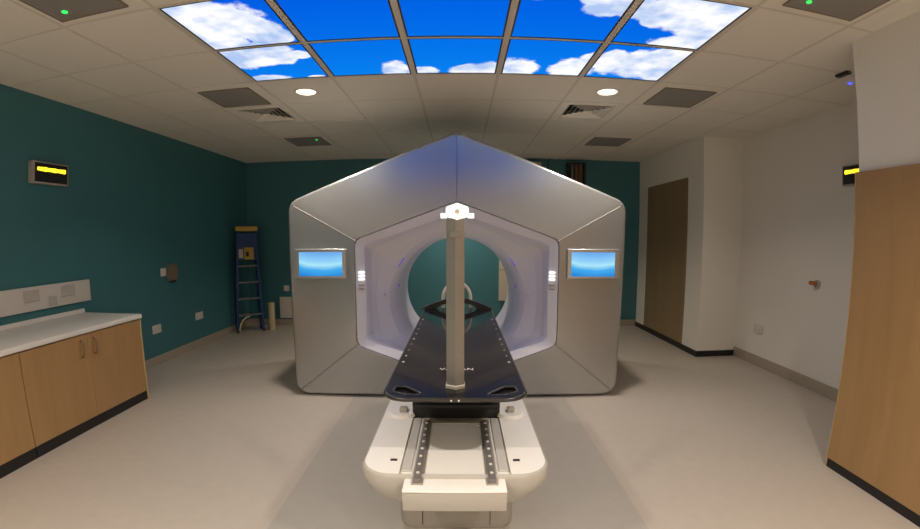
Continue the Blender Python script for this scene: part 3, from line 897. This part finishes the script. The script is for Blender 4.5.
b = new_bm(); box(b, XL + 0.014, XF + 0.002, 3.254, 3.268, 0.0, 0.698, 0.001, 1)
tag(obj('end_panel', b, M['maple_edge']), 'pale maple end panel closing the far end of the base cabinets', 'end panel')
t = thing('worktop', 'long white laminate worktop on the maple base cabinets', 'worktop', (-2.97, 2.1, 0.70))
b = new_bm(); box(b, XL + 0.002, XF + 0.014, 0.86, 3.272, 0.700, 0.737, 0.006, 3); obj('slab', b, M['worktop'], t, smooth=40)
b = new_bm(); box(b, XL + 0.002, XL + 0.014, 0.86, 3.268, 0.7375, 0.772, 0.002); obj('upstand', b, M['worktop'], t)

t = thing('service_panel', 'long white wall panel with socket plates above the worktop', 'service panel', (XL, 2.4, 0.832))
b = new_bm(); box(b, XL + 0.001, XL + 0.024, 0.9, 3.345, 0.834, 1.020, 0.004); obj('body', b, M['whiteplastic'], t, smooth=40)
for (y0, y1, z0, z1) in ((2.66, 2.81, 0.905, 0.995), (3.04, 3.19, 0.905, 0.995), (2.905, 2.985, 0.845, 0.925)):
    y0 -= 0.03; y1 -= 0.03
    b = new_bm(); box(b, XL + 0.0238, XL + 0.030, y0, y1, z0, z1, 0.003); pl = obj('socket_plate', b, M['platecol'], t)
    k = (y1 - y0) / 2
    for c in (y0 + k * 0.55, y1 - k * 0.55):
        b = new_bm(); box(b, XL + 0.0298, XL + 0.033, c - 0.008, c + 0.008, z1 - 0.028, z1 - 0.010)
        obj('switch', b, M['platecol'], pl)

# ------------------------------------------------------------------ wall sockets, switch, dispenser
def wall_socket(x, y, z, nx, label, w=0.146, h=0.09, twin=True):
    t = thing('wall_socket', label, 'wall socket', (x, y, z - h / 2), group='wall sockets')
    s = nx
    b = new_bm(); box(b, x, x + s * 0.012, y - w / 2, y + w / 2, z - h / 2, z + h / 2, 0.003); pl = obj('faceplate', b, M['whiteplastic'], t)
    for dy in ((-0.035, 0.035) if twin else (0.0,)):
        b = new_bm(); box(b, x + s * 0.0118, x + s * 0.016, y + dy - 0.007, y + dy + 0.007, z + 0.012, z + 0.030, 0.001, 1); obj('rocker', b, M['whiteplastic'], pl)
        b = new_bm()
        for (a, c) in ((0, 0.004), (-0.011, -0.016), (0.011, -0.016)): box(b, x + s * 0.0118, x + s * 0.0127, y + dy + a - 0.003, y + dy + a + 0.003, z + c - 0.005, z + c + 0.003)
        obj('socket_hole', b, M['black'], pl)
    return t
wall_socket(XL, 4.275, 0.388, 1, 'white twin socket low on the teal wall just past the cabinet end')
wall_socket(XL, 5.13, 0.388, 1, 'white twin socket low on the teal wall, nearer the ladder', 0.16)
wall_socket(XR, 4.28, 0.400, -1, 'white twin socket low on the off-white wall', 0.15)
t = thing('light_switch', 'small square white switch on the teal wall beside the taupe dispenser', 'switch', (XL, 4.46, 0.95))
b = new_bm(); box(b, XL, XL + 0.012, 4.415, 4.505, 0.947, 1.037, 0.003); obj('plate', b, M['whiteplastic'], t)
b = new_bm(); box(b, XL + 0.0118, XL + 0.017, 4.44, 4.48, 0.962, 1.022, 0.003); obj('rocker', b, M['whiteplastic'], t)
t = thing('dispenser', 'narrow taupe wall dispenser on the teal wall', 'dispenser', (XL, 4.61, 0.88))
b = new_bm(); loft(b, [[(XL, 4.54 + a, z), (XL + d, 4.545 + a, z), (XL + d, 4.665 + a, z), (XL, 4.67 + a, z)] for z, d, a in ((0.885, 0.035, 0.0), (0.92, 0.055, 0.0), (0.99, 0.060, -0.004), (1.04, 0.055, 0.0), (1.075, 0.035, 0.004))], True, True, True)
obj('body', b, M['taupe'], t, smooth=30)
b = new_bm(); box(b, XL + 0.002, XL + 0.042, 4.57, 4.645, 0.868, 0.886, 0.003); obj('nozzle', b, M['black'], t)

# small hook or stop with an orange tip on the off-white wall
t = thing('wall_stop', 'small wall fitting with an orange brown tip on the off-white wall', 'wall fitting', (XR, 3.47, 0.94))
b = new_bm(); cyl(b, (XR, 3.455, 0.975), (XR - 0.020, 3.455, 0.975), 0.036, n=20); obj('base', b, M['greyplastic'], t, smooth=40)
b = new_bm(); cyl(b, (XR - 0.018, 3.460, 0.978), (XR - 0.075, 3.490, 0.985), 0.020, 0.016, n=16); obj('tip', b, M['redmetal'], t, smooth=40)

# ------------------------------------------------------------------ lit warning signs
def warning_sign(x, y, z, s, label):
    t = thing('warning_sign', label, 'sign', (x, y, z), group='lit warning signs')
    b = new_bm(); box(b, 0, s * 0.055, -0.195, 0.175, 0, 0.172, 0.004); obj('case', b, M['greyplastic'], t, local=True, smooth=40)
    b = new_bm(); box(b, s * 0.0545, s * 0.058, -0.175, 0.160, 0.012, 0.160); face = obj('screen_face', b, M['black'], t, local=True)
    b = new_bm()
    n = 9
    for k in range(n):
        yc = -0.135 + 0.255 * k / (n - 1)
        h = 0.0155 + 0.0015 * ((k * 7) % 3 - 1)
        box(b, s * 0.0575, s * 0.061, yc - 0.018, yc + 0.018, 0.112 - h, 0.112 + h, 0.006, 2)
    o = obj('lit_text', b, M['yellow_glow'], face, local=True)
    return t
warning_sign(XL, 2.935, 1.815, 1, 'grey boxed warning sign with glowing yellow text high on the teal wall')
warning_sign(XR, 2.985, 1.822, -1, 'warning sign with glowing yellow text half hidden behind the cupboard wall corner')

# ------------------------------------------------------------------ tall wooden cupboard front against the near wall
t = thing('tall_cupboard', 'tall maple cupboard front with black kickboard against the white wall', 'cupboard', (XNEAR, 1.2, 0.0))
for (y0, y1) in ((1.15, 2.109), (0.19, 1.147), (-0.77, 0.187)):
    b = new_bm(); box(b, XNEAR - 0.024, XNEAR - 0.001, y0 + 0.0006, y1 - 0.0006, 0.060, 1.748, 0.001, 1); obj('door', b, M['maple'], t)
b = new_bm(); box(b, XNEAR - 0.016, XNEAR - 0.001, -0.77, 2.107, 0.0, 0.060); obj('kickboard', b, M['kick'], t)
b = new_bm(); box(b, XNEAR - 0.025, XNEAR + 0.0, 2.1095, 2.113, 0.0, 1.748); obj('edge_strip', b, M['maple_edge'], t)

# ------------------------------------------------------------------ ladder in the corner
lad = thing('step_ladder', 'folded blue fibreglass stepladder with yellow top in the teal corner', 'ladder', (-3.10, 6.12, 0.0), rotz=math.radians(36))
# local frame: front faces -y
HL = 1.50
def rail_pts(s, z, front):  # width narrows upwards
    f = z / HL
    x = s * (0.185 * (1 - f) + 0.125 * f)
    y = (-0.085 * (1 - f) - 0.03 * f) if front else (0.085 * (1 - f) + 0.05 * f)
    return x, y
for s in (1, -1):
    for front in (True, False):
        x0, y0 = rail_pts(s, 0, front); x1, y1 = rail_pts(s, HL - 0.04, front)
        w, d = (0.016, 0.040) if front else (0.013, 0.028)
        b = new_bm()
        loft(b, [[(x0 - w, y0 - d, 0), (x0 + w, y0 - d, 0), (x0 + w, y0 + d, 0), (x0 - w, y0 + d, 0)],
                 [(x1 - w, y1 - d, HL - 0.04), (x1 + w, y1 - d, HL - 0.04), (x1 + w, y1 + d, HL - 0.04), (x1 - w, y1 + d, HL - 0.04)]], True, True, True)
        r = obj('front_rail' if front else 'rear_leg', b, M['bluefg'], lad, local=True)
        b = new_bm(); box(b, x0 - w - 0.004, x0 + w + 0.004, y0 - d - 0.003, y0 + d + 0.003, 0, 0.03, 0.003); obj('rubber_foot', b, M['black'], r, local=True)
for k in range(5):
    z = 0.25 + k * 0.235
    x0, y0 = rail_pts(1, z, True)
    b = new_bm(); box(b, -x0 + 0.010, x0 - 0.010, y0 - 0.042, y0 + 0.042, z - 0.012, z + 0.012, 0.003); obj('step', b, M['stepalu'], lad, local=True)
b = new_bm(); box(b, -0.155, 0.155, -0.10, 0.105, HL - 0.045, HL + 0.025, 0.015, 3); obj('top_cap', b, M['yellow'], lad, local=True, smooth=40)
xf, yf = rail_pts(-1, 1.3, True)
for (xa, xb, za, zb, m) in ((-0.118, -0.055, 1.27, 1.41, 'ink'), (-0.045, 0.030, 1.27, 1.40, 'yellow'), (-0.120, -0.060, 1.07, 1.20, 'ink'), (-0.045, 0.090, 1.05, 1.22, 'yellow')):
    b = new_bm(); yy = rail_pts(1, (za + zb) / 2, True)[1]
    box(b, xa, xb, yy - 0.048, yy - 0.044, za, zb); o = obj('warning_label', b, M['cream' if m == 'ink' else 'yellow'], lad, local=True)
b = new_bm(); box(b, -0.020, 0.020, -0.099, -0.0945, 1.09, 1.16); obj('label_print', b, M['black'], lad, local=True)
b = new_bm(); box(b, -0.14, 0.14, -0.085, -0.073, 1.04, 1.42); obj('label_board', b, M['bluefg'], lad, local=True)
b = new_bm()
pts = [(-0.165 + 0.16 * (1 - math.cos(a)), -0.125, 0.02 + 0.21 * math.sin(a)) for a in [PI / 2 * k / 8 for k in range(9)]]
tube(b, pts, 0.012, 8); obj('brace', b, M['paper'], lad, local=True, smooth=50)

# paper roll beside the ladder
t = thing('paper_roll', 'upright cream paper roll standing on the floor beside the ladder', 'roll', (-2.795, 6.24, 0))
b = new_bm(); cyl(b, (-2.795, 6.24, 0.001), (-2.795, 6.24, 0.40), 0.047, n=24); obj('sheet_wrap', b, M['paper'], t, smooth=50)
b = new_bm(); cyl(b, (-2.795, 6.24, 0.395), (-2.795, 6.24, 0.412), 0.020, n=16); obj('core', b, M['taupe'], t, smooth=50)

# ------------------------------------------------------------------ things on the back wall
t = thing('access_panel', 'white access panel low on the teal back wall beside the machine', 'access panel', (-2.6, YB, 0.115))
b = new_bm(); box(b, -2.79, -2.44, YB - 0.018, YB, 0.115, 0.445, 0.004); obj('cover', b, M['whiteplastic'], t)
for x in (-2.775, -2.455):
    for z in (0.13, 0.43):
        b = new_bm(); cyl(b, (x, YB - 0.021, z), (x, YB - 0.017, z), 0.005, n=10); obj('screw', b, M['steel'], t)
t = thing('wall_socket', 'small white single socket on the teal back wall above the access panel', 'wall socket', (-2.66, YB, 0.54), group='wall sockets')
b = new_bm(); box(b, -2.715, -2.63, YB - 0.012, YB, 0.535, 0.62, 0.003); obj('faceplate', b, M['whiteplastic'], t)
b = new_bm(); box(b, -2.68, -2.665, YB - 0.016, YB - 0.0118, 0.585, 0.605); obj('rocker', b, M['whiteplastic'], t)
t = thing('pale_board', 'pale cream board on the back wall, seen through the bore', 'board', (0.85, YB, 0.40))
b = new_bm(); box(b, 0.58, 1.10, YB - 0.034, YB - 0.004, 0.40, 1.60, 0.004); obj('sheet', b, M['cream'], t)
b = new_bm(); box(b, 0.58, 1.10, YB - 0.037, YB - 0.0335, 0.86, 0.868); obj('joint', b, M['taupe'], t)
t = thing('junction_box', 'cream box high on the back wall just behind the machine roof', 'box', (1.05, YB, 2.2))
b = new_bm(); box(b, 0.88, 1.185, YB - 0.09, YB, 2.20, 2.455, 0.006); obj('body', b, M['cream'], t)
b = new_bm(); box(b, 0.90, 1.165, YB - 0.096, YB - 0.0895, 2.22, 2.435, 0.003); obj('lid', b, M['cream'], t)
b = new_bm(); tube(b, [(1.325, YB - 0.03, 2.10), (1.325, YB - 0.03, 2.45), (1.325, YB - 0.03, 2.512)], 0.028, 12)
tag(obj('cable_conduit', b, M['teal'], smooth=50), 'dark teal conduit between the cream box and the brown duct', 'conduit')
t = thing('duct_opening', 'brown boxed duct opening high on the back wall', 'duct', (1.70, YB, 2.1))
b = new_bm()
for (x0, x1, z0, z1) in ((1.575, 1.60, 2.02, 2.455), (1.825, 1.85, 2.02, 2.455), (1.60, 1.825, 2.43, 2.455), (1.60, 1.825, 2.02, 2.045)): box(b, x0, x1, YB - 0.10, YB, z0, z1)
obj('surround', b, M['black'], t)
b = new_bm(); box(b, 1.60, 1.825, YB - 0.02, YB, 2.045, 2.43); obj('backing', b, M['black'], t)
for x, r, m in ((1.655, 0.016, 'steel'), (1.715, 0.028, 'brown'), (1.78, 0.034, 'brown')):
    b = new_bm(); cyl(b, (x, YB - 0.055, 2.046), (x, YB - 0.055, 2.429), r, n=14); obj('pipe', b, M[m], t, smooth=50)

for o in bpy.data.objects:
    if '_w' in o: del o['_w']
